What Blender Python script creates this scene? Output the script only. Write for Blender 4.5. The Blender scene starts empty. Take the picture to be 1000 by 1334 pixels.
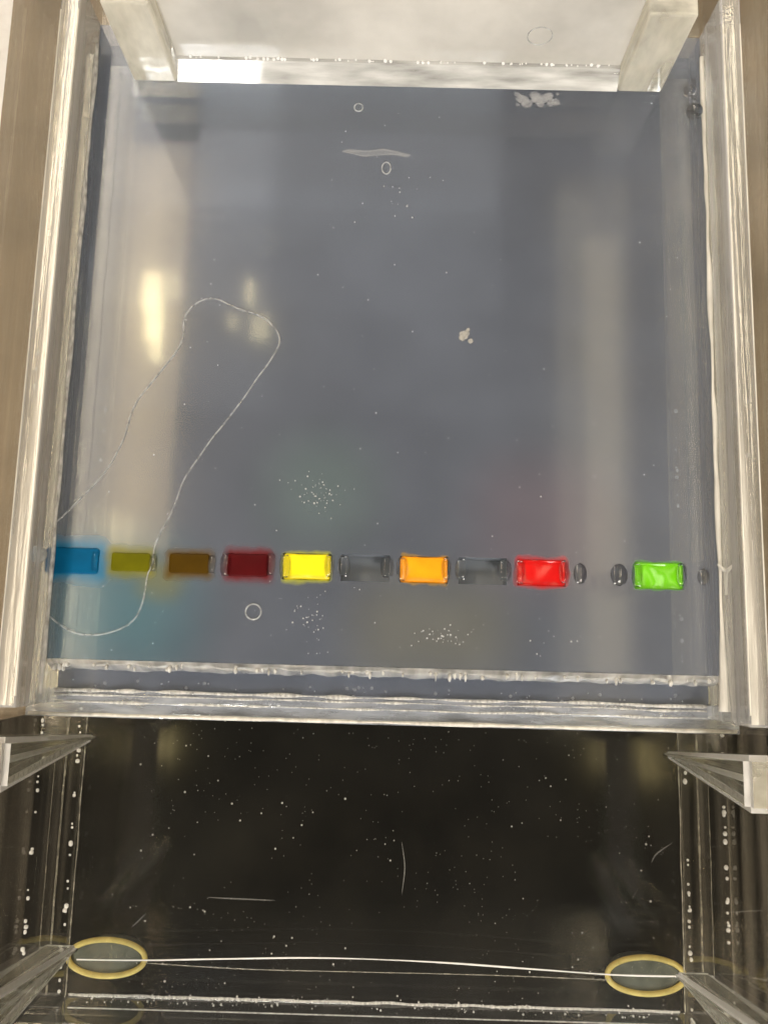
import bpy, bmesh, math, random
from mathutils import Vector, Matrix, Euler, noise
random.seed(7)
R = math.radians
scene = bpy.context.scene
COL = scene.collection
# ------------------------------------------------------------------ camera (1 unit = 1 cm)
cd = bpy.data.cameras.new("camera"); cam = bpy.data.objects.new("camera", cd); COL.objects.link(cam)
CAM = Vector((0.0334, 0.2663, 12.805))
cam.location = CAM
cam.rotation_euler = (0.158591, 0.0018618, 0.02613)
cd.sensor_fit = 'VERTICAL'; cd.sensor_height = 36; cd.lens = 36 * 1117 / 1334
cd.clip_start = 0.1; cd.clip_end = 2000
scene.camera = cam
M3 = Euler((0.158591, 0.0018618, 0.02613)).to_matrix()
def at(px, py, z=0.0):
    d = M3 @ Vector(((px - 500) / 1117, -(py - 667) / 1117, -1))
    t = (z - CAM.z) / d.z
    return CAM + d * t
# ------------------------------------------------------------------ room light
w = bpy.data.worlds.new("World"); scene.world = w; w.use_nodes = True
bg = w.node_tree.nodes["Background"]; bg.inputs[0].default_value = (1.0, 0.91, 0.79, 1); bg.inputs[1].default_value = 0.05
def lamp(name, loc, sx, sy, radiance, col, target=(0, 4, 0), spin=0):
    l = bpy.data.lights.new(name, 'AREA'); l.shape = 'RECTANGLE'; l.size = sx; l.size_y = sy
    l.energy = radiance * math.pi * sx * sy; l.color = col      # lamp radiance = energy / (pi * area)
    o = bpy.data.objects.new(name, l); COL.objects.link(o); o.location = loc
    if target is None: o.rotation_euler = (0, 0, spin)
    else: o.rotation_euler = (Vector(target) - Vector(loc)).to_track_quat('-Z', 'Y').to_euler()
    return o
lamp("strip_lamp", (-49, 60, 150), 13, 84, 9.0, (1.0, 0.72, 0.38), None)
lamp("strip_lamp", (40, 42, 150), 15, 110, 2.0, (1.0, 0.82, 0.56), None)
lamp("strip_lamp", (41.5, 40, 149.5), 7, 88, 3.6, (1.0, 0.80, 0.50), None)
lamp("window_lamp", (-90, 260, 170), 90, 80, 20.0, (1.0, 0.95, 0.88))
for yy, dy, rad in ((58, 22, 0.9), (80, 22, 2.0), (103, 24, 3.2), (128, 26, 4.0)):
    for wd in (62, 110):
        lamp("veil_panel", (-88 + wd / 2, yy, 152 + wd / 50), wd, dy, rad * .52, (0.97, 0.96, 1.0), None)  # added panels whose soft reflection veils the upper gel
lamp("overhead_lamp", (60, -120, 190), 44, 34, 46.0, (1.0, 0.94, 0.85))
lamp("strip_lamp", (-58.5, 62, 150.5), 7, 140, 3.6, (1.0, 0.86, 0.66), None)  # added strip, lightens the dark band of gel along the left wall
lamp("strip_lamp", (-66, 60, 150), 5, 150, 30.0, (1.0, 0.83, 0.60), None)  # added strip, placed to mirror in the left tray wall's top
lamp("strip_lamp", (66, 60, 150), 4, 150, 22.0, (1.0, 0.86, 0.66), None)  # added likewise for the right wall's top
lamp("front_fill", (-30, -160, 70), 50, 40, 20.0, (1.0, 0.96, 0.9), (0, 9, 1))  # added fill for the near faces of the far block and posts
for px, py, sx, sy, rad in ((196, 378, 3.6, 8, 20), (199, 418, 3.0, 7, 23), (201, 452, 2.0, 5, 20), (222, 368, 3.6, 6, 5), (325, 378, 1.6, 5, 14), (302, 416, 2.2, 3, 8), (338, 424, 3.4, 5, 9), (124, 678, 1.0, 5, 8), (146, 686, 1.4, 6, 9), (164, 690, 1.0, 5, 6)):
    p = at(px, py); d = (p - CAM); d.z = -d.z; q = p + d * (140 / d.z)
    lamp("pendant_lamp", q, sx, sy, rad * 2, (1.0, 0.80, 0.42), None)
for px, py, sx, sy, rad in ((192, 963, 2, 2, 16), (176, 973, 1.6, 4, 16), (205, 972, 1.8, 4, 20), (790, 985, 1.8, 5, 10), (812, 972, 2.6, 3, 14), (836, 978, 3, 2.2, 14), (846, 1006, 4, 2.6, 10)):
    p = at(px, py, -3.8); d = (p - CAM); d.z = -d.z; q = p + d * (140 / d.z)
    lamp("pendant_lamp", q, sx, sy, rad, (1.0, 0.80, 0.36), None)
scene.view_settings.view_transform = 'Standard'; scene.view_settings.look = 'None'
scene.view_settings.exposure = 0; scene.view_settings.gamma = 1
cy = scene.cycles
cy.max_bounces = 20; cy.transmission_bounces = 18; cy.transparent_max_bounces = 32; cy.glossy_bounces = 8; cy.diffuse_bounces = 4
cy.sample_clamp_indirect = 8; cy.blur_glossy = 0.5
cy.use_denoising = True; cy.use_light_tree = False
try: cy.denoiser = 'OPENIMAGEDENOISE'
except Exception: pass

# ------------------------------------------------------------------ materials
def newmat(name):
    m = bpy.data.materials.new(name); m.use_nodes = True
    nt = m.node_tree; nt.nodes.clear()
    out = nt.nodes.new('ShaderNodeOutputMaterial')
    return m, nt, out
def N(nt, typ, **kw):
    n = nt.nodes.new(typ)
    for k, v in kw.items():
        if k.startswith('i_'):
            key = k[2:]; key = int(key) if key.isdigit() else key.replace('_', ' ')
            n.inputs[key].default_value = v
        else: setattr(n, k, v)
    return n
def C4(c): return (c[0], c[1], c[2], 1)
def math_(nt, op, a, b=None, c=None):
    n = nt.nodes.new('ShaderNodeMath'); n.operation = op
    for i, v in enumerate((a, b, c)):
        if v is None: continue
        if isinstance(v, (int, float)): n.inputs[i].default_value = v
        else: nt.links.new(v, n.inputs[i])
    return n.outputs[0]
def mixs(nt, f, a, b):
    n = nt.nodes.new('ShaderNodeMixShader')
    if isinstance(f, (int, float)): n.inputs[0].default_value = f
    else: nt.links.new(f, n.inputs[0])
    nt.links.new(a, n.inputs[1]); nt.links.new(b, n.inputs[2]); return n.outputs[0]
def noise_fac(nt, scale, stretch=(1, 1, 1), detail=4, lo=0.35, hi=0.65, a=0.0, b=1.0, kind='noise'):
    tc = nt.nodes.new('ShaderNodeTexCoord'); mp = nt.nodes.new('ShaderNodeMapping'); mp.inputs['Scale'].default_value = stretch
    nt.links.new(tc.outputs['Object'], mp.inputs[0])
    t = nt.nodes.new('ShaderNodeTexNoise'); t.inputs['Scale'].default_value = scale; t.inputs['Detail'].default_value = detail
    nt.links.new(mp.outputs[0], t.inputs[0])
    mr = nt.nodes.new('ShaderNodeMapRange'); mr.inputs[1].default_value = lo; mr.inputs[2].default_value = hi
    mr.inputs[3].default_value = a; mr.inputs[4].default_value = b
    nt.links.new(t.outputs[0], mr.inputs[0]); return mr.outputs[0], t.outputs[0]
def acrylic(name, haze=(0.02, 0.08), tint=(0.97, 0.98, 0.97), rough=0.0, hcol=(0.75, 0.73, 0.7), stretch=(1, 1, 1), nscale=2.0, bump=0.0, ior=1.49, thru=0.2, thin=False):
    m, nt, out = newmat(name)
    g = N(nt, 'ShaderNodeBsdfGlass', i_Color=C4(tint), i_Roughness=rough, i_IOR=ior)
    if thin:      # plate too thin to bend the view: Fresnel mirror over a clear body
        gt = N(nt, 'ShaderNodeBsdfTransparent', i_Color=C4(tint)); gg = N(nt, 'ShaderNodeBsdfGlossy', i_Roughness=rough)
        fr = N(nt, 'ShaderNodeFresnel', i_IOR=1.49); ge = nt.nodes.new('ShaderNodeNewGeometry')
        nt.links.new(math_(nt, 'MULTIPLY_ADD', ge.outputs['Backfacing'], 1 / 1.49 - 1.49, 1.49), fr.inputs[0])
        class g: outputs = [mixs(nt, fr.outputs[0], gt.outputs[0], gg.outputs[0])]
    d = N(nt, 'ShaderNodeBsdfDiffuse', i_Color=C4(hcol)); tr = N(nt, 'ShaderNodeBsdfTranslucent', i_Color=C4(hcol))
    hz = mixs(nt, thru, d.outputs[0], tr.outputs[0])
    f, raw = noise_fac(nt, nscale, stretch, 5, 0.3, 0.75, haze[0], haze[1])
    if bump:
        b = N(nt, 'ShaderNodeBump', i_Strength=bump, i_Distance=0.05); nt.links.new(raw, b.inputs['Height'])
        nt.links.new(b.outputs[0], (gg if thin else g).inputs['Normal'])
    nt.links.new(mixs(nt, f, g.outputs[0], hz), out.inputs[0])
    return m
def simple(name, col, rough=0.4, spec=0.5, coat=0.0, nscale=0, var=0.15, trans=0.0, bump=0.0, alpha=1):
    m, nt, out = newmat(name)
    p = N(nt, 'ShaderNodeBsdfPrincipled', i_Roughness=rough)
    p.inputs['Base Color'].default_value = C4(col); p.inputs['Specular IOR Level'].default_value = spec
    p.inputs['Coat Weight'].default_value = coat; p.inputs['Coat Roughness'].default_value = 0.03
    p.inputs['Transmission Weight'].default_value = trans; p.inputs['Alpha'].default_value = alpha
    if nscale:
        f, raw = noise_fac(nt, nscale, (1, 1, 1), 5, 0.3, 0.7, 0, 1)
        mx = N(nt, 'ShaderNodeMix', data_type='RGBA')
        mx.inputs[6].default_value = C4([c * (1 - var) for c in col]); mx.inputs[7].default_value = C4([min(1, c * (1 + var)) for c in col])
        nt.links.new(f, mx.inputs[0]); nt.links.new(mx.outputs[2], p.inputs['Base Color'])
        if bump:
            b = N(nt, 'ShaderNodeBump', i_Strength=bump, i_Distance=0.05); nt.links.new(raw, b.inputs['Height']); nt.links.new(b.outputs[0], p.inputs['Normal'])
    nt.links.new(p.outputs[0], out.inputs[0]); return m
M_clear = acrylic("clear_acrylic", (0.0, 0.05), thin=True)
M_floor = acrylic("clear_acrylic_floor", (0.0, 0.003), nscale=0.6, rough=0.10, thin=True)
M_base = acrylic("clear_acrylic_base", (0.0, 0.03), nscale=1.2, rough=0.06, thin=True)
M_top = acrylic("polished_edge", (0.05, 0.5), rough=0.04, hcol=(0.88, 0.82, 0.72), stretch=(2.5, 0.06, 2.5), nscale=1.6, bump=0.10)
M_cream = acrylic("cream_reflection", (0.18, 0.9), rough=0.03, hcol=(0.99, 0.95, 0.84), stretch=(1.2, 2, .5), nscale=1.3, thru=0.5, bump=0.2)  # cream haze paints the internal reflections at the block's ends
M_wall = acrylic("clear_acrylic_wall", (0.06, 0.5), stretch=(1, 0.08, 3.0), nscale=1.2, bump=0.15, hcol=(0.85, 0.84, 0.84), thin=True)
M_side = acrylic("clear_acrylic_side", (-0.14, 0.36), stretch=(1, 0.05, 2.2), nscale=0.9, bump=0.25, hcol=(0.70, 0.62, 0.48), tint=(0.97, 0.96, 0.93), thin=True)  # streaked haze stands in for bands of refracted light in the walls
M_frost = acrylic("sawn_acrylic_edge", (0.45, 0.8), rough=0.35, hcol=(0.85, 0.82, 0.78), nscale=9, bump=0.3)
M_post = acrylic("clear_acrylic_post", (0.02, 0.14), hcol=(0.7, 0.68, 0.58), nscale=3, tint=(0.97, 0.97, 0.93))
M_dam = acrylic("bright_haze_acrylic", (0.38, 0.88), hcol=(0.9, 0.87, 0.82), nscale=0.5, rough=0.05, thru=0.45)  # pale haze stands in for light coming through the clear block
M_front = acrylic("wet_gel_edge", (0.05, 0.55), rough=0.03, ior=1.36, hcol=(0.85, 0.82, 0.76), stretch=(1.6, .3, .3), nscale=1.6, bump=0.05)
M_bead = acrylic("highlight_bead", (0.6, 0.98), rough=0.1, hcol=(0.92, 0.87, 0.78), stretch=(3, .6, 3), nscale=3)  # near-white colour carries highlight lines along beads and edges
M_bar = acrylic("seam_bar", (0.25, 0.8), rough=0.05, hcol=(0.90, 0.88, 0.84), stretch=(.5, 3, 3), nscale=2)
M_ledge = acrylic("pale_ledge", (0.12, 0.5), rough=0.05, hcol=(0.72, 0.75, 0.82), stretch=(.5, 2.5, 2.5), nscale=2.2, thin=True, bump=.3)
M_glue = acrylic("solvent_glue", (0.25, 0.8), rough=0.1, hcol=(0.9, 0.87, 0.82), stretch=(3, 1, 3), nscale=7, bump=0.8)
M_gluedim = acrylic("dim_glue", (0.1, 0.45), rough=0.1, hcol=(0.8, 0.74, 0.6), nscale=7, bump=0.8)
M_speck = simple("white_speck", (0.85, 0.83, 0.8), 0.4)
M_fine = simple("fine_bubble", (0.5, 0.5, 0.5), 0.3, alpha=0.75)
M_dust = simple("pale_dust", (0.42, 0.40, 0.36), 0.7)
M_wire = simple("bright_wire", (0.85, 0.83, 0.8), 0.25)
M_amber = acrylic("amber_rubber", (0.5, 0.8), tint=(0.95, 0.8, 0.35), hcol=(0.98, 0.82, 0.32), rough=0.2, nscale=5)
M_core = simple("dark_olive_rubber", (0.075, 0.078, 0.06), 0.6, nscale=3, var=.4)
M_bench = simple("black_bench", (0.011, 0.0092, 0.0068), 0.8, 0.08, nscale=0.5, var=0.5)
M_tan = simple("tan_bench", (0.25, 0.19, 0.125), 0.5, 0.4, nscale=0.4, var=0.3)
M_posttop = acrylic("post_end", (0.25, 0.6), rough=0.15, hcol=(0.72, 0.66, 0.52), nscale=2)
M_pass = newmat("bonded_face")[0]
_nt = M_pass.node_tree; _nt.links.new(_nt.nodes.new("ShaderNodeBsdfTransparent").outputs[0], _nt.nodes["Material Output"].inputs[0])
M_scr = simple("scratch", (0.5, 0.48, 0.45), 0.5, alpha=0.16)
M_liquid = acrylic("clear_liquid", (0.0, 0.0), ior=1.27, tint=(1, 1, 1))
M_bubble = acrylic("bubble_skin", (0.15, 0.5), ior=1.33, hcol=(0.9, 0.9, 0.9), nscale=8)

PITCH = 0.8775; WX0 = -4.69; WY = 1.455
def wellx(i): return WX0 + PITCH * i
WELLS = [wellx(i) for i in range(12)]
def gel_material(name, haze, base, halos=True, rough=0.13):
    m, nt, out = newmat(name)
    tc = nt.nodes.new('ShaderNodeTexCoord'); P = tc.outputs['Object']
    wn = N(nt, 'ShaderNodeTexNoise', i_Scale=3.2, i_Detail=3.0); nt.links.new(P, wn.inputs[0])
    ws = N(nt, 'ShaderNodeVectorMath', operation='MULTIPLY_ADD'); ws.inputs[1].default_value = (.16, .16, 0); ws.inputs[2].default_value = (-.08, -.08, 0); nt.links.new(wn.outputs['Color'], ws.inputs[0])
    wa = N(nt, 'ShaderNodeVectorMath', operation='ADD'); nt.links.new(P, wa.inputs[0]); nt.links.new(ws.outputs[0], wa.inputs[1]); P2 = wa.outputs[0]
    col = None
    # milky agar, uneven in big soft clouds
    f1, _ = noise_fac(nt, 0.28, (1, 1, 1), 3, 0.3, 0.7, 0, 1)
    mx = N(nt, 'ShaderNodeMix', data_type='RGBA'); mx.inputs[6].default_value = C4([c * 0.88 for c in base]); mx.inputs[7].default_value = C4([c * 1.12 for c in base])
    nt.links.new(f1, mx.inputs[0]); col = mx.outputs[2]
    f2, _ = noise_fac(nt, 1.1, (1, 1, 1), 6, 0.3, 0.7, haze - 0.035, haze + 0.035)
    hz = f2
    def stain(cx, cyy, hx, hy, r, c, amt, hazeto=None, power=1.0):
        nonlocal col, hz
        s = N(nt, 'ShaderNodeVectorMath', operation='SUBTRACT'); s.inputs[1].default_value = (cx, cyy, 0); nt.links.new(P2, s.inputs[0])
        fl = N(nt, 'ShaderNodeVectorMath', operation='MULTIPLY'); fl.inputs[1].default_value = (1, 1, 0); nt.links.new(s.outputs[0], fl.inputs[0])
        a = N(nt, 'ShaderNodeVectorMath', operation='ABSOLUTE'); nt.links.new(fl.outputs[0], a.inputs[0])
        b = N(nt, 'ShaderNodeVectorMath', operation='SUBTRACT'); b.inputs[1].default_value = (hx, hy, 0); nt.links.new(a.outputs[0], b.inputs[0])
        e = N(nt, 'ShaderNodeVectorMath', operation='MAXIMUM'); e.inputs[1].default_value = (0, 0, 0); nt.links.new(b.outputs[0], e.inputs[0])
        l = N(nt, 'ShaderNodeVectorMath', operation='LENGTH'); nt.links.new(e.outputs[0], l.inputs[0])
        mr = N(nt, 'ShaderNodeMapRange', interpolation_type='SMOOTHSTEP'); mr.inputs[1].default_value = 0; mr.inputs[2].default_value = r
        mr.inputs[3].default_value = amt; mr.inputs[4].default_value = 0; nt.links.new(l.outputs['Value'], mr.inputs[0])
        x = N(nt, 'ShaderNodeMix', data_type='RGBA'); x.inputs[7].default_value = C4(c)
        nt.links.new(mr.outputs[0], x.inputs[0]); nt.links.new(col, x.inputs[6]); col = x.outputs[2]
        if hazeto:
            y = N(nt, 'ShaderNodeMix', data_type='FLOAT'); y.inputs[3].default_value = hazeto
            nt.links.new(mr.outputs[0], y.inputs[0]); nt.links.new(hz, y.inputs[2]); hz = y.outputs[0]
    if halos:
        # faint dye that has wandered far into the gel
        stain(-4.0, 0.75, 0.3, 0.1, 1.6, (0.04, 0.20, 0.25), 0.5)
        stain(-1.0, 2.6, 0.1, 0.1, 1.3, (0.22, 0.36, 0.28), 0.19)
        stain(0.7, 0.55, 0.5, 0.1, 1.2, (0.36, 0.32, 0.14), 0.19)
        stain(2.3, 2.2, 0.2, 0.2, 1.4, (0.32, 0.17, 0.19), 0.18)
        # dye diffusing straight out of the wells
        stain(WELLS[0], WY, 0.39, 0.20, 0.24, (0.0, 0.115, 0.23), 0.97, 0.93)
        stain(WELLS[1], WY, 0.26, 0.13, 0.20, (0.14, 0.135, 0.004), 0.9, 0.85)
        stain(WELLS[1] + .45, WY - .25, 0.12, 0.05, 0.42, (0.24, 0.21, 0.04), 0.5)
        stain(WELLS[2], WY, 0.28, 0.14, 0.18, (0.085, 0.045, 0.002), 0.95, 0.92)
        stain(WELLS[3], WY, 0.28, 0.15, 0.18, (0.12, 0.006, 0.008), 0.95, 0.92)
        stain(WELLS[4], WY, 0.31, 0.17, 0.10, (0.42, 0.42, 0.01), 0.8, 0.85)
        stain(WELLS[6], WY, 0.31, 0.17, 0.07, (0.40, 0.22, 0.01), 0.7, 0.8)
        stain(WELLS[8], WY, 0.34, 0.18, 0.10, (0.45, 0.008, 0.008), 0.9, 0.9)
        stain(WELLS[10], WY, 0.33, 0.17, 0.07, (0.08, 0.30, 0.005), 0.85, 0.85)
    d = N(nt, 'ShaderNodeBsdfDiffuse'); nt.links.new(col, d.inputs[0])
    t = N(nt, 'ShaderNodeBsdfTransparent', i_Color=(0.86, 0.89, 0.93, 1))
    body = mixs(nt, hz, t.outputs[0], d.outputs[0])
    g1 = N(nt, 'ShaderNodeBsdfGlossy', i_Roughness=rough); g2 = N(nt, 'ShaderNodeBsdfGlossy', i_Roughness=0.06); g3 = N(nt, 'ShaderNodeBsdfGlossy', i_Roughness=0.33)
    fb, fraw = noise_fac(nt, 0.55, (1, 1, 1), 2, 0.3, 0.7, 0, 1)
    bp = N(nt, 'ShaderNodeBump', i_Strength=0.02, i_Distance=0.1); nt.links.new(fraw, bp.inputs['Height']); nt.links.new(bp.outputs[0], g2.inputs['Normal'])
    gl = mixs(nt, 0.30, mixs(nt, 0.3, g1.outputs[0], g3.outputs[0]), g2.outputs[0])
    fr = N(nt, 'ShaderNodeFresnel', i_IOR=1.40)
    nt.links.new(mixs(nt, fr.outputs[0], body, gl), out.inputs[0])
    return m
GELC = (0.120, 0.135, 0.170)
M_gel = gel_material("agarose", 0.62, GELC)
M_gelin = gel_material("agarose_inside", 0.75, (0.30, 0.335, 0.385), False)
M_lip = gel_material("agarose_lip", 0.5, (0.16, 0.18, 0.23), False)
M_gelclear = acrylic("agarose_clear_face", (0.03, 0.1), ior=1.05, tint=(0.95, 0.96, 0.97), hcol=(0.4, 0.42, 0.46))

# ------------------------------------------------------------------ object helpers
def link(name, bm, mats, parent=None, loc=(0, 0, 0), smooth=False, weld=False):
    me = bpy.data.meshes.new(name); 
    bmesh.ops.recalc_face_normals(bm, faces=bm.faces)
    if smooth:
        for f in bm.faces: f.smooth = True
    bm.to_mesh(me); bm.free()
    for m in (mats if isinstance(mats, (list, tuple)) else [mats]): me.materials.append(m)
    o = bpy.data.objects.new(name, me); COL.objects.link(o); o.location = loc
    if parent: o.parent = parent
    return o
def tag(o, label=None, cat=None, group=None, kind=None):
    for k, v in (('label', label), ('category', cat), ('group', group), ('kind', kind)):
        if v: o[k] = v
    return o
def thing(name, loc, label, cat, group=None):
    o = bpy.data.objects.new(name, None); o.empty_display_size = 0.2; COL.objects.link(o); o.location = loc
    return tag(o, label, cat, group)
def plate(x0, x1, y0, y1, z0, z1, edge=(), bev=0.03, bm=None, bonded=False):
    """box with rounded arrises; faces whose side is in `edge` get material 1"""
    bm2 = bmesh.new()
    bmesh.ops.create_cube(bm2, size=1)
    for v in bm2.verts:
        v.co = Vector((x0 + (v.co.x + .5) * (x1 - x0), y0 + (v.co.y + .5) * (y1 - y0), z0 + (v.co.z + .5) * (z1 - z0)))
    bm2.normal_update()
    sides = {'+x': (1, 0, 0), '-x': (-1, 0, 0), '+y': (0, 1, 0), '-y': (0, -1, 0), '+z': (0, 0, 1), '-z': (0, 0, -1)}
    for f in bm2.faces:
        for s in edge:
            if f.normal.dot(Vector(sides[s])) > .9: f.material_index = 1
        if bonded and f.normal.z < -.9: f.material_index = 2
    if bev: bmesh.ops.bevel(bm2, geom=list(bm2.edges), offset=bev, segments=2, affect='EDGES', profile=0.5)
    if bm is None: return bm2
    me = bpy.data.meshes.new("t"); bm2.to_mesh(me); bm2.free(); bm.from_mesh(me); bpy.data.meshes.remove(me); return bm
def tube(bm, pts, r, seg=6, closed=False):
    pts = [Vector(p) for p in pts]; n = len(pts); rings = []
    for i, p in enumerate(pts):
        a = pts[(i - 1) % n] if (closed or i > 0) else p; b = pts[(i + 1) % n] if (closed or i < n - 1) else p
        t = (b - a).normalized(); up = Vector((0, 0, 1)) if abs(t.z) < .9 else Vector((1, 0, 0))
        u = t.cross(up).normalized(); v = u.cross(t).normalized()
        rr = r(i / max(1, n - 1)) if callable(r) else r
        rings.append([bm.verts.new(p + (u * math.cos(k * 2 * math.pi / seg) + v * math.sin(k * 2 * math.pi / seg)) * rr) for k in range(seg)])
    m = n if closed else n - 1
    for i in range(m):
        A, B = rings[i], rings[(i + 1) % n]
        for k in range(seg): bm.faces.new((A[k], A[(k + 1) % seg], B[(k + 1) % seg], B[k]))
    if not closed: bm.faces.new(rings[0]); bm.faces.new(rings[-1][::-1])
    return bm
def blob(bm, c, r, sub=1, sq=(1, 1, 1)):
    g = bmesh.ops.create_icosphere(bm, subdivisions=sub, radius=r)
    for v in g['verts']: v.co = Vector((c[0] + v.co.x * sq[0], c[1] + v.co.y * sq[1], c[2] + v.co.z * sq[2]))
def spline(pts, n=8, closed=False):
    P = [Vector(p) for p in pts]; out = []; m = len(P)
    for i in range(m if closed else m - 1):
        g = lambda k: P[k % m] if closed else P[max(0, min(m - 1, k))]
        p0, p1, p2, p3 = g(i - 1), g(i), g(i + 1), g(i + 2)
        for k in range(n):
            t = k / n
            out.append(0.5 * ((2 * p1) + (p2 - p0) * t + (2 * p0 - 5 * p1 + 4 * p2 - p3) * t * t + (3 * p1 - p0 - 3 * p2 + p3) * t ** 3))
    if not closed: out.append(P[-1])
    return out

# ------------------------------------------------------------------ bench
bm = bmesh.new()
vs = [bm.verts.new(p) for p in ((-300, -300, -5.0), (300, -300, -5.0), (300, 300, -5.0), (-300, 300, -5.0))]; bm.faces.new(vs)
tag(link("bench_top", bm, M_tan), "tan laboratory bench top under the black mat", None, None, 'structure')
bm = bmesh.new()
q = [(-8.6, -30), (30, -30), (30, -1.3), (5.86, -0.7), (5.95, 24), (-5.95, 24), (-5.86, -0.9), (-8.3, -1.5)]
top = [bm.verts.new((x, y, -4.9)) for x, y in q]; bot = [bm.verts.new((x, y, -4.996)) for x, y in q]
bm.faces.new(top); bm.faces.new(bot[::-1])
for i in range(len(q)): bm.faces.new((top[i], bot[i], bot[(i + 1) % len(q)], top[(i + 1) % len(q)]))
tag(link("bench_mat", bm, M_bench), "black mat on the bench under the clear gel box", "mat")

# ------------------------------------------------------------------ gel box
ZF = -3.8; XI = 5.58; XO = 6.46; YF = -6.03; YB = 16.0; ZT = 1.7
box = thing("gel_box", (0, 0, -4.9), "large clear acrylic electrophoresis box standing on the black bench with the tray inside it", "gel box")
def part(name, bm, mats, parent=box, **k):
    o = link(name, bm, mats, None, **k); o.parent = parent
    o.matrix_parent_inverse = Matrix.Translation(parent.location).inverted() if parent.type == 'EMPTY' else Matrix()
    return o
part("floor_plate", plate(-XO, XO, YF - .5, YB + .5, ZF - .4, ZF), [M_floor, M_frost])
for s in (-1, 1):
    a, b = sorted((s * XI, s * XO))
    part("side_wall", plate(a, b, YF - .5, YB + .5, ZF + .004, ZT, ('+z',), .02, None, True), [M_side, M_frost, M_pass])
part("end_wall", plate(-XI + .004, XI - .004, YF - .5, YF, ZF + .004, ZT, (), .02, None, True), [M_clear, M_frost, M_pass])
part("end_wall", plate(-XI + .004, XI - .004, YB, YB + .5, ZF + .004, ZT, (), .02, None, True), [M_clear, M_frost, M_pass])
part("platform", plate(-XI + .01, XI - .01, -0.86, 10.6, -1.34, -0.94, ('-y', '+y'), .04), [M_base, M_frost])
part("platform_lip", plate(-XI + .02, XI - .02, -.9, -.672, -.936, -.88, (), .02), [M_ledge])
bm = bmesh.new()
pts = [(-5.5 + .1 * i, -.86 + .008 * noise.noise(Vector((i * .3, 0, 0))), -.875) for i in range(111)]
tube(bm, pts, lambda t: .028 + .022 * noise.noise(Vector((t * 9, 3, 1))), 6)
part("edge_bead", bm, M_bead, smooth=True)
# glue seams with trapped bubbles along the floor corners
for s in (-1, 1):
    bm = bmesh.new()
    for x, r in ((XI - .02, .014), (XI + .32, .022), (XI + .52, .009)):
        pts = [(s * (x + .012 * noise.noise(Vector((x * 9, y * 1.3, 0)))), y, ZF + .012) for y in [YF + i * .12 for i in range(150)]]
        tube(bm, pts, lambda t, r=r, x=x: r * (0.7 + .6 * abs(noise.noise(Vector((t * 60, x, s))))), 5)
    part("glue_seam", bm, M_gluedim)
    bm = bmesh.new()
    for x, n in ((XI + .10, 46), (XI + .80, 42)):
        for i in range(n):
            y = -6.4 + 12 * random.random() ** 1.3
            r = random.choice((.020, .026, .034, .046))
            blob(bm, (s * (x + random.uniform(-.015, .015)), y, ZF + .02), r, 1, (1, random.uniform(.9, 1.35), .7))
    tag(part("seam_bubbles", bm, M_speck), None, None, None, 'stuff')
bm = bmesh.new()
pts = [(x, YF + .02 + .02 * noise.noise(Vector((x * 2, 0, 0))), ZF + .02) for x in [-5.5 + i * .08 for i in range(138)]]
tube(bm, pts, lambda t: .028 * (.7 + .7 * abs(noise.noise(Vector((t * 70, 2, 0))))), 5)
pts = [(x, YF - .2, ZF + .02) for x in [-5.5 + i * .2 for i in range(56)]]; tube(bm, pts, .012, 4)
for i in range(150): blob(bm, (random.uniform(-5.4, 5.4), YF + random.uniform(-.1, .07), ZF + .03), random.choice((.01, .015, .022)), 1)
part("glue_seam", bm, M_glue)
# tapering posts on the side walls
def post(s, xin, ytop0, ytop1, xtip, ytip, ztip, name="wedge_post"):
    bm = bmesh.new(); zt = .82; a, b = s * xin, s * (XI - .006)
    top = [(a, ytop0), (b, ytop0), (b, ytop1), (a, ytop1)]; c = s * xtip; bot = [(c, ytip - .05), (b, ytip - .05), (b, ytip + .05), (c, ytip + .05)]
    T = [bm.verts.new((x, y, zt)) for x, y in top]; B = [bm.verts.new((x, y, ztip)) for x, y in bot]
    fs = [bm.faces.new(T), bm.faces.new(B[::-1])] + [bm.faces.new((B[i], B[(i + 1) % 4], T[(i + 1) % 4], T[i])) for i in range(4)]
    for f in fs[:2]: f.material_index = 2
    bmesh.ops.recalc_face_normals(bm, faces=bm.faces)
    r = bmesh.ops.bevel(bm, geom=list(bm.edges), offset=.085, segments=2, affect='EDGES', material=1)
    p = part(name, bm, [M_post, M_frost, M_posttop])
    rb = bmesh.new(); m = (ytop0 + ytop1) / 2
    tube(rb, [(s * (xtip + .22), ytip, ztip + .25), (s * (xin + .14), m + .06, zt - .05)], lambda t: .02 + .03 * t, 6)
    o = link("rib", rb, M_frost, p)
    return p
post(1, 4.93, -1.80, -1.02, 4.84, -1.40, -2.5); post(-1, 5.05, -1.80, -1.05, 4.92, -1.38, -2.5)
post(1, 5.06, -5.2, -4.5, 4.95, -4.95, -2.5); post(-1, 5.05, -5.2, -4.4, 4.95, -4.80, -2.5)
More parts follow.
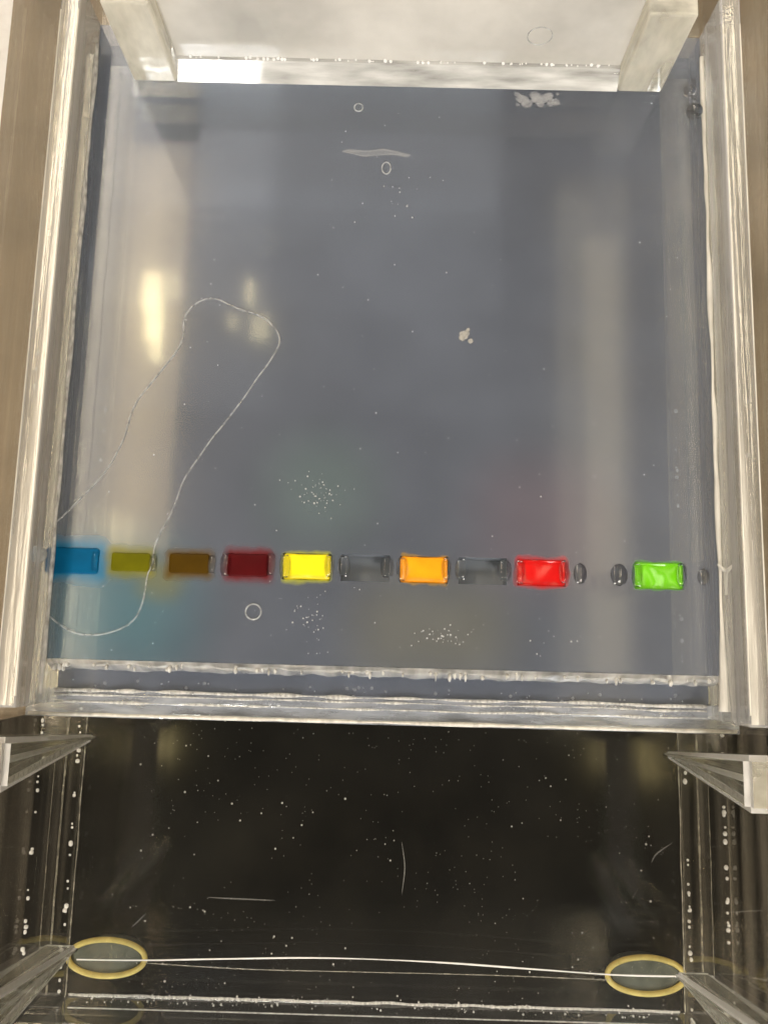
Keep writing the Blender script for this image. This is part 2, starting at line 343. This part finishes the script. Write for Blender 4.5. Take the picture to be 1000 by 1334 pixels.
# electrode wire
bm = bmesh.new()
W = [at(100, 1250, -3.4), at(185, 1251, -3.4), at(300, 1249, -3.4), at(420, 1248, -3.4), at(560, 1253, -3.4), at(700, 1263, -3.4), at(800, 1270, -3.4), at(885, 1272, -3.4)]
tube(bm, spline(W, 10), lambda t: .013 + .007 * noise.noise(Vector((t * 7, 1, 2))), 8); part("electrode_wire", bm, M_wire, smooth=True)
bm = bmesh.new()
W = [at(190, 1254, ZF), at(320, 1262, ZF), at(480, 1266, ZF), at(640, 1270, ZF), at(790, 1276, ZF)]
tube(bm, [(p.x, p.y, ZF + .02 + .006 * noise.noise(p * 9)) for p in spline(W, 30)], lambda t: .012 * (.6 + .9 * abs(noise.noise(Vector((t * 120, 0, 4))))), 5)
part("floor_line", bm, M_gluedim)  # thin beaded tube on the floor just below the wire
# rubber feet under the floor
for s in (-1, 1):
    bm = bmesh.new(); c = Vector((s * 5.04, -5.60 - .02 * s, -4.55))
    pts = [c + Vector((.72 * math.cos(t), .32 * math.sin(t), .18)) for t in [i * 2 * math.pi / 40 for i in range(40)]]
    tube(bm, pts, .052, 10, True)
    ft = part("rubber_foot", bm, M_amber, smooth=True)
    bm = bmesh.new(); n = 36; ra = []
    for k, (f, z) in enumerate(((.97, .12), (.86, .16), (.80, -.33))):
        ra.append([bm.verts.new(c + Vector((.72 * f * math.cos(i * 2 * math.pi / n), .32 * f * math.sin(i * 2 * math.pi / n), z))) for i in range(n)])
    for A, B in ((ra[0], ra[1]), (ra[0], ra[2])):
        for i in range(n): bm.faces.new((A[i], A[(i + 1) % n], B[(i + 1) % n], B[i]))
    bm.faces.new(ra[1]); bm.faces.new(ra[2][::-1])
    link("foot_core", bm, M_core, ft)
# scratches on the floor plate
for pts in ([(270, 1169), (310, 1171), (358, 1173)], [(523, 1097), (527, 1130), (523, 1165)], [(875, 1098), (855, 1112), (848, 1124)], [(172, 1208), (190, 1190)], [(940, 1189), (998, 1186)]):
    bm = bmesh.new(); q = [at(x, y, ZF + .004) for x, y in pts]; tube(bm, spline(q, 8), lambda t: .003 + .011 * math.sin(math.pi * min(1, max(0, t))), 5)
    part("scratch", bm, M_scr)
bm = bmesh.new()
for i in range(850):
    x = random.uniform(-5.4, 5.4); y = random.uniform(-6.0, -0.4)
    if noise.noise(Vector((x * .7, y * .7, 5))) < -.25: continue
    blob(bm, (x, y, ZF + .008), .006 + .018 * random.random() ** 8, 1 if random.random() < .2 else 1, (1, 1, .5))
tag(link("floor_dust", bm, M_dust), "fine pale dust scattered over the dark floor of the gel box", "dust", None, 'stuff')

# ------------------------------------------------------------------ tray
tray = thing("gel_tray", (0, 0, -0.935), "clear acrylic casting tray with two raised side walls holding the grey gel", "gel tray")
XW = 5.0; XT = 5.32; TY0 = -.66; TY1 = 10.5; ZW = .8
part("base_plate", plate(-XT, XT, TY0, TY1, -.93, -.62, ('-y', '+y')), [M_base, M_frost], tray)
for s in (-1, 1):
    a, b = sorted((s * XW, s * XT))
    part("side_wall", plate(a, b, TY0, TY1, -.615, ZW, ('+z', '-y'), .035, None, True), [M_wall, M_top, M_pass], tray)
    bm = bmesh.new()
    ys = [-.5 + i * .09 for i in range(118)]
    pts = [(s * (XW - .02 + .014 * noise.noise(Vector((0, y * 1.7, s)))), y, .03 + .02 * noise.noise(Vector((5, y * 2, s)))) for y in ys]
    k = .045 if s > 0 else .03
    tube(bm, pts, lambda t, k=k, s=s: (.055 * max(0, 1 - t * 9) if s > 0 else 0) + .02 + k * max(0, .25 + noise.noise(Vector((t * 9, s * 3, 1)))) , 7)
    part("meniscus_bead", bm, M_bead if s > 0 else M_glue, tray, smooth=True)  # right bead is whitened to paint the highlight along that wall
    bm = bmesh.new()
    pts = [(s * (XW + .03), y, ZW + .002) for y in ys]; tube(bm, pts, .022 if s < 0 else .01, 6)
    pts = [(s * (XT - .02), y, ZW - .01) for y in ys]; tube(bm, pts, .012, 5); part("arris_highlight", bm, M_bead, tray)  # white tubes painted in as the highlights of the wall arrises
part("front_ledge", plate(-XT + .03, XT - .03, -.665, -.455, -.612, -.53, (), .02), [M_ledge], tray)
bm = bmesh.new(); q = [at(*p, .09) for p in ((945, 745), (934, 735), (957, 734), (945, 775))]
for e in q[1:]: tube(bm, [q[0], e], lambda t: .035 - .02 * t, 6)
part("bead_fork", bm, M_bead, tray, smooth=True)
# beads on the bare strip of base in front of the gel
bm = bmesh.new()
for y, r, in ((-.47, .035), (-.54, .02), (-.645, .022)):
    pts = [(x, y + .02 * noise.noise(Vector((x * 1.1, y, 0))), -.52) for x in [-4.98 + .1 * i for i in range(100)]]
    tube(bm, pts, lambda t, y=y, r=r: r * max(.15, .5 + 1.3 * noise.noise(Vector((t * 22, y * 9, 0)))), 6)
part("water_bead", bm, M_glue, tray, smooth=True)
bm = bmesh.new()
for i in range(130):
    blob(bm, (random.uniform(-4.9, 4.9), random.choice((-.57, -.36, -.5)) + random.uniform(-.05, .05), -.6), random.choice((.012, .018, .03)), 1)
tag(part("trapped_bubbles", bm, M_speck, tray), None, None, None, 'stuff')

# ------------------------------------------------------------------ clear block at the far end
dam = thing("acrylic_dam", (0, 9.4, 0), "clear acrylic block, painted hazy bright, standing across the far end of the gel", "dam")
DX0, DX1 = at(175, 105).x, at(860, 122).x
EP = .72
bm = bmesh.new(); prof = [(9.385, .008), (9.62, .25), (10.2, .25), (10.2, .008)]
A = [bm.verts.new((DX0 + EP, y, z)) for y, z in prof]; B = [bm.verts.new((DX1 - EP, y, z)) for y, z in prof]
bm.faces.new(A); bm.faces.new(B[::-1])
for i in range(4): bm.faces.new((A[i], B[i], B[(i + 1) % 4], A[(i + 1) % 4]))
part("bottom_bar", bm, [M_bar], dam)
part("face_panel", plate(DX0 + EP, DX1 - EP, 9.66, 10.2, .256, 1.75, (), .03), [M_dam, M_frost], dam)
for a, b in ((DX0, DX0 + EP - .004), (DX1 - EP + .004, DX1)):
    part("refracted_end", plate(a, b, 9.38, 10.4, .006, 1.75, (), .04), [M_cream, M_frost], dam)  # separate cream ends stand in for reflections inside one clear block
bm = bmesh.new()
for i in range(60): blob(bm, (random.uniform(DX0 + .9, DX1 - .9), 9.65, .27 + random.uniform(-.02, .02)), random.choice((.015, .02, .03)), 1)
tag(part("trapped_bubbles", bm, M_speck, dam), None, None, None, 'stuff')
nrm = Vector((0, -.242, .235)).normalized()
for cx, wd, ln, rad in ((285, 17, 40, 90), (835, 9, 40, 34)):
    p = at(cx, 95, .13); d = (p - CAM).normalized(); r = d - 2 * d.dot(nrm) * nrm
    lamp("glint_lamp", p + r * 200, wd, ln, rad, (1, .97, .92), p)  # added lamps, aimed so the bar's sloping face mirrors white patches

# ------------------------------------------------------------------ gel
gel = thing("agarose_gel", (0, 0, 0), "milky grey agarose gel slab with a row of dye filled wells along its front", "gel")
WHX, WHY = .36, .20; OPEN = [WELLS[i] for i in (4, 5, 6, 7, 8, 10)]
xs = [-4.97]; 
for x in OPEN:
    if x - WHX > -4.97: xs.append(x - WHX)
    if x + WHX < 4.97: xs.append(x + WHX)
xs += [4.97]; xs = sorted(set(xs)); ys = [0.0, WY - WHY, WY + WHY, 5.0, 10.4]
bm = bmesh.new(); ZB = -.612; V = {}
def v(x, y, z):
    k = (round(x, 4), round(y, 4), round(z, 4))
    if k not in V: V[k] = bm.verts.new((x, y, z))
    return V[k]
def inwell(xc, yc): return any(abs(xc - x) < WHX for x in OPEN) and abs(yc - WY) < WHY
for i in range(len(xs) - 1):
    for j in range(len(ys) - 1):
        x0, x1, y0, y1 = xs[i], xs[i + 1], ys[j], ys[j + 1]
        wl = inwell((x0 + x1) / 2, (y0 + y1) / 2); z = -.42 if wl else 0
        f = bm.faces.new((v(x0, y0, z), v(x1, y0, z), v(x1, y1, z), v(x0, y1, z))); f.material_index = 1 if wl else 0
        if wl:
            for a, b in (((x0, y0), (x1, y0)), ((x1, y0), (x1, y1)), ((x1, y1), (x0, y1)), ((x0, y1), (x0, y0))):
                g = bm.faces.new((v(*a, 0), v(*b, 0), v(*b, -.42), v(*a, -.42))); g.material_index = 1
for (a, b) in (((-4.97, 10.4), (4.97, 10.4)), ((-4.97, 0), (-4.97, 10.4)), ((4.97, 0), (4.97, 10.4))):
    f = bm.faces.new([bm.verts.new((*a, 0)), bm.verts.new((*b, 0)), bm.verts.new((*b, ZB)), bm.verts.new((*a, ZB))]); f.material_index = 2
part("slab", bm, [M_gel, M_gelin, M_gelclear], gel)
# ragged front face of the gel
bm = bmesh.new(); rows = []
for k in range(6):
    t = k / 5; row = []
    for i in range(141):
        x = -4.97 + 9.94 * i / 140
        n = noise.noise(Vector((x * 3.1, k * .7, 0))) * .04 + noise.noise(Vector((x * 8, k * .3, 3))) * .014
        y = 0.0 - .16 * math.sin(t * math.pi / 2) + (n if 0 < k else 0); z = .012 * (k == 0) - .6 * t ** 1.5
        row.append(bm.verts.new((x, y, z)))
    rows.append(row)
for k in range(5):
    for i in range(140): bm.faces.new((rows[k][i], rows[k][i + 1], rows[k + 1][i + 1], rows[k + 1][i]))
part("front_face", bm, M_front, gel, smooth=True)
bm = bmesh.new()
for i in range(60):
    x = random.uniform(-4.9, 4.9); L = random.uniform(.05, .16)
    blob(bm, (x, -.09 + random.uniform(-.04, .03), -.05 - random.uniform(0, .1)), 1, 1, (random.uniform(.010, .035), L * .5, .05))
tag(part("wet_drips", bm, M_glue, gel, smooth=True), None, None, None, 'stuff')
bm = plate(-4.97, 4.97, -.62, -.12, -.612, -.56, (), .015)
part("thin_lip", bm, [M_lip], gel)

# ------------------------------------------------------------------ dyes in the wells
def dye_mat(name, col, rough, spec):
    return simple(name, col, rough, spec, 0.0, nscale=3, var=0.12)
def dyebody(hx, hy, pinch, zc, lift, seed):
    bm = bmesh.new(); n, m = 22, 14; G = []
    for j in range(m + 1):
        row = []
        for i in range(n + 1):
            u = -1 + 2 * i / n; w_ = -1 + 2 * j / m
            x = hx * u * (1 - .03 * w_ * w_ * 0); b = hy * (1 - pinch * (1 - u * u))
            y = b * w_ * (1 + .05 * noise.noise(Vector((u * 4 + seed * 7, w_ * 2, 1)))); x *= 1 + .03 * noise.noise(Vector((w_ * 3, u, seed * 5 + 2)))
            # soft corners
            k = max(0, abs(u) - .86) / .14; y *= 1 - .10 * k * k
            k = max(0, abs(w_) - .80) / .2; x *= 1 - .04 * k * k
            e = max(abs(u) ** 6, abs(w_) ** 5)
            z = zc + lift * e + .008 * noise.noise(Vector((x * 5 + seed, y * 5, seed)))
            row.append(bm.verts.new((x, y, z)))
        G.append(row)
    for j in range(m):
        for i in range(n): bm.faces.new((G[j][i], G[j][i + 1], G[j + 1][i + 1], G[j + 1][i]))
    ring = [G[0][i] for i in range(n + 1)] + [G[j][n] for j in range(1, m + 1)] + [G[m][i] for i in range(n - 1, -1, -1)] + [G[j][0] for j in range(m - 1, 0, -1)]
    low = [bm.verts.new((p.co.x * .97, p.co.y * .95, -.40)) for p in ring]; L = len(ring)
    for i in range(L): bm.faces.new((ring[i], low[i], low[(i + 1) % L], ring[(i + 1) % L]))
    bm.faces.new(low)
    return bm
def lens(bm, x, y, rx, ry, h, z=0.0, rnd=False):
    n = 14; T = []
    for sg in (1, -1):
        G = [[bm.verts.new((x + rx * math.sin(u * math.pi / 2) * ((1 - v_ * v_) ** .5 if rnd else 1 - .45 * abs(v_) ** 3), y + ry * v_, z + sg * h * (1 if sg > 0 else .5) * math.cos(u * math.pi / 2) * ((1 - v_ * v_) if rnd else 1 - v_ ** 4))) for u in [-1 + 2 * i / n for i in range(n + 1)]] for v_ in [-1 + 2 * j / n for j in range(n + 1)]]
        for j in range(n):
            for i in range(n): bm.faces.new((G[j][i], G[j][i + 1], G[j + 1][i + 1], G[j + 1][i]))
    bmesh.ops.remove_doubles(bm, verts=bm.verts, dist=1e-5)
dyes = [
 (0, "blue", (0.0, 0.075, 0.17), .40, .20, .03, "blurred bright blue dye in the leftmost well beside the tray wall"),
 (1, "olive", (0.10, 0.095, 0.001), .29, .14, .02, "olive yellow dye in the well between the blue dye and the brown dye"),
 (2, "brown", (0.055, 0.028, 0.0005), .30, .15, .02, "dark brown dye in the well between olive yellow and dark red dyes"),
 (3, "maroon", (0.06, 0.002, 0.003), .31, .17, .02, "dark maroon red dye in the well left of the bright yellow one"),
 (4, "yellow", (0.80, 0.68, 0.015), .352, .205, .08, "opaque lemon yellow dye in the well right of the maroon one"),
 (6, "orange", (0.86, 0.32, 0.010), .352, .205, .07, "opaque orange dye in the well between two clear wells"),
 (8, "scarlet", (0.54, 0.009, 0.008), .36, .205, .03, "opaque scarlet red dye in the well between orange and green dyes"),
 (10, "green", (0.13, 0.46, 0.006), .362, .205, .03, "opaque bright green dye in the rightmost coloured well"),
]
for i, cn, c, hx, hy, pin, lab in dyes:
    t = thing("dye_sample", (WELLS[i], WY, 0), lab, "dye", "dye samples in the gel wells")
    o = link("dye", dyebody(hx, hy, pin, .014 if i < 4 else -.05, -.006 if i < 4 else .022, i), dye_mat(cn + "_dye", c, .5 if i < 4 else .12, .06 if i < 4 else .35), t, smooth=True)
    for q in ((.34, 0, .055, .13, .05),) if i in (0, 1, 2) else ((-.33, .0, .08, .17, .045), (.34, .02, .07, .16, .045)):
        bm = bmesh.new(); lens(bm, *q, z=.014 if i < 4 else 0); link("meniscus", bm, M_liquid, t, smooth=True)
for i, lab, big in ((5, "clear buffer in the well between yellow and orange dyes", 1), (7, "clear buffer in the well between orange and scarlet dyes", 1),
               (9, "clear buffer with two round menisci in the well between scarlet and green dyes", 0), (11, "clear buffer in the last well beside the right tray wall", 0)):
    t = thing("buffer_drop", (WELLS[i], WY, 0), lab, "buffer", "clear buffer in empty wells")
    L = ((-.32, .02, .09, .15, .035), (.33, .02, .10, .15, .04)) if big else ((-.30, 0, .10, .16, .045), (.28, 0, .13, .17, .05)) if i == 9 else ((-.22, 0, .09, .13, .05),)
    for q in L:
        bm = bmesh.new(); lens(bm, *q, rnd=i in (9, 11)); link("meniscus", bm, M_liquid, t, smooth=True)

# ------------------------------------------------------------------ film of spilt buffer on the gel
film = thing("buffer_puddle", (-3.4, 3, .004), "thin clear puddle with a wavy outline stretching up from the blue and olive wells", "puddle")
px = [(62, 700), (66, 688), (100, 655), (135, 618), (160, 575), (175, 530), (200, 495), (236, 448), (240, 415), (256, 395), (280, 389), (310, 402), (345, 415), (364, 440), (355, 465), (330, 500),
      (305, 535), (270, 580), (240, 625), (222, 670), (203, 708), (199, 735), (192, 750), (186, 785), (170, 812), (135, 826), (105, 826), (80, 815), (58, 797)]
loop = spline([at(x, y, .006) for x, y in px], 6)
loop = [p + Vector((noise.noise(p * 2.3) * .012, noise.noise(p * 2.3 + Vector((9, 0, 0))) * .012, 0)) for p in loop]
bm = bmesh.new(); tube(bm, loop, lambda t: .0115 + .003 * noise.noise(Vector((t * 12, 0, 0))), 6); part("rim", bm, M_bubble, film, smooth=True)

# ------------------------------------------------------------------ small bubbles and flecks
def ring(px_, py_, rx, ry, z, label, r=.011):
    c = at(px_, py_, z); s = (CAM.z - z) / 1117
    bm = bmesh.new(); tube(bm, [Vector((rx * s * math.cos(t), ry * s * math.sin(t), 0)) for t in [i * 2 * math.pi / 36 for i in range(36)]], r, 6, True)
    o = link("air_bubble", bm, M_bubble, None, c, True); tag(o, label, "bubble", "round air bubbles on the gel and block")
ring(330, 797, 10, 10, .01, "thin round bubble ring below the maroon dye")
ring(503, 219, 6, 9, .01, "upright oval bubble on the gel near the far block")
ring(467, 140, 6, 6, .01, "small round bubble just in front of the far block")
c = at(703, 47, 1.0); k = (9.652 - CAM.y) / ((c - CAM).y); c = CAM + (c - CAM) * k
bm = bmesh.new(); tube(bm, [Vector((.19 * math.cos(t), 0, .19 * math.sin(t))) for t in [i * 2 * math.pi / 36 for i in range(36)]], .01, 6, True)
tag(link("air_bubble", bm, M_bubble, None, c, True), "thin large bubble ring on the front of the far clear block", "bubble", "round air bubbles on the gel and block")
c = at(50, 722, .1); bm = bmesh.new(); blob(bm, (0, 0, 0), .13, 3); tag(link("air_bubble", bm, M_bubble, None, c, True), "clear bubble against the left tray wall beside the blue dye", "bubble", "round air bubbles on the gel and block")
for q, rr in (((898, 118), .10), ((904, 145), .13)):
    bm = bmesh.new(); blob(bm, (0, 0, 0), rr, 3); tag(link("air_bubble", bm, M_liquid, None, at(*q, .1), True), "clear bubble in the far right corner of the tray, " + ("nearest the block" if rr < .11 else "the larger lower one"), "bubble", "round air bubbles on the gel and block")
bm = bmesh.new()
for i in range(9): blob(bm, (random.uniform(-.08, .08), random.uniform(-.1, .1), random.uniform(0, .02)), random.uniform(.02, .06), 1, (1, 1, .3))
bm.normal_update()
tag(link("gel_fleck", bm, simple("fleck", (.55, .52, .46), .6, alpha=.32), None, at(606, 437, .004)), "pale irregular fleck with a faint tail in the middle of the gel", "fleck")
bm = bmesh.new()
for i in range(24): blob(bm, (random.uniform(-.34, .34), random.uniform(-.12, .10), 0), random.uniform(.03, .09), 1, (1.2, 1, .15))
tag(link("frost_patch", bm, simple("frostp", (.55, .55, .56), .7, alpha=.18), None, at(700, 129, .012)), "whitish smear on the gel under the right part of the far block", "smear")
bm = bmesh.new(); blob(bm, (0, 0, 0), 1, 3, (.56, .05, .008))
for q in bm.verts: q.co.y += .05 * noise.noise(q.co * 3); q.co.y *= 1 + .5 * noise.noise(q.co * 7)
tag(link("frost_patch", bm, simple("frostq", (.55, .55, .56), .7, alpha=.16), None, at(490, 199, .006)), "faint pale horizontal smear on the gel near the upright oval bubble", "smear")
# fine bubbles and dust on the gel
bm = bmesh.new()
for (cx, cyy, sx, sy, n) in ((412, 640, 28, 22, 70), (575, 828, 34, 10, 45), (405, 810, 18, 28, 40), (700, 830, 60, 20, 10), (520, 265, 25, 30, 14)):
    for i in range(n):
        p = at(random.gauss(cx, sx * .6), random.gauss(cyy, sy * .6)); blob(bm, (p.x, p.y, .004), .005 + .013 * random.random() ** 2, 1, (1, 1, .5))
for i in range(190):
    p = at(random.uniform(130, 900), random.uniform(130, 850)); blob(bm, (p.x, p.y, .004), .004 + .009 * random.random() ** 3, 1, (1, 1, .5))
tag(link("gel_dust", bm, M_fine), "tiny bubbles and dust specks scattered on the gel", "specks", None, 'stuff')
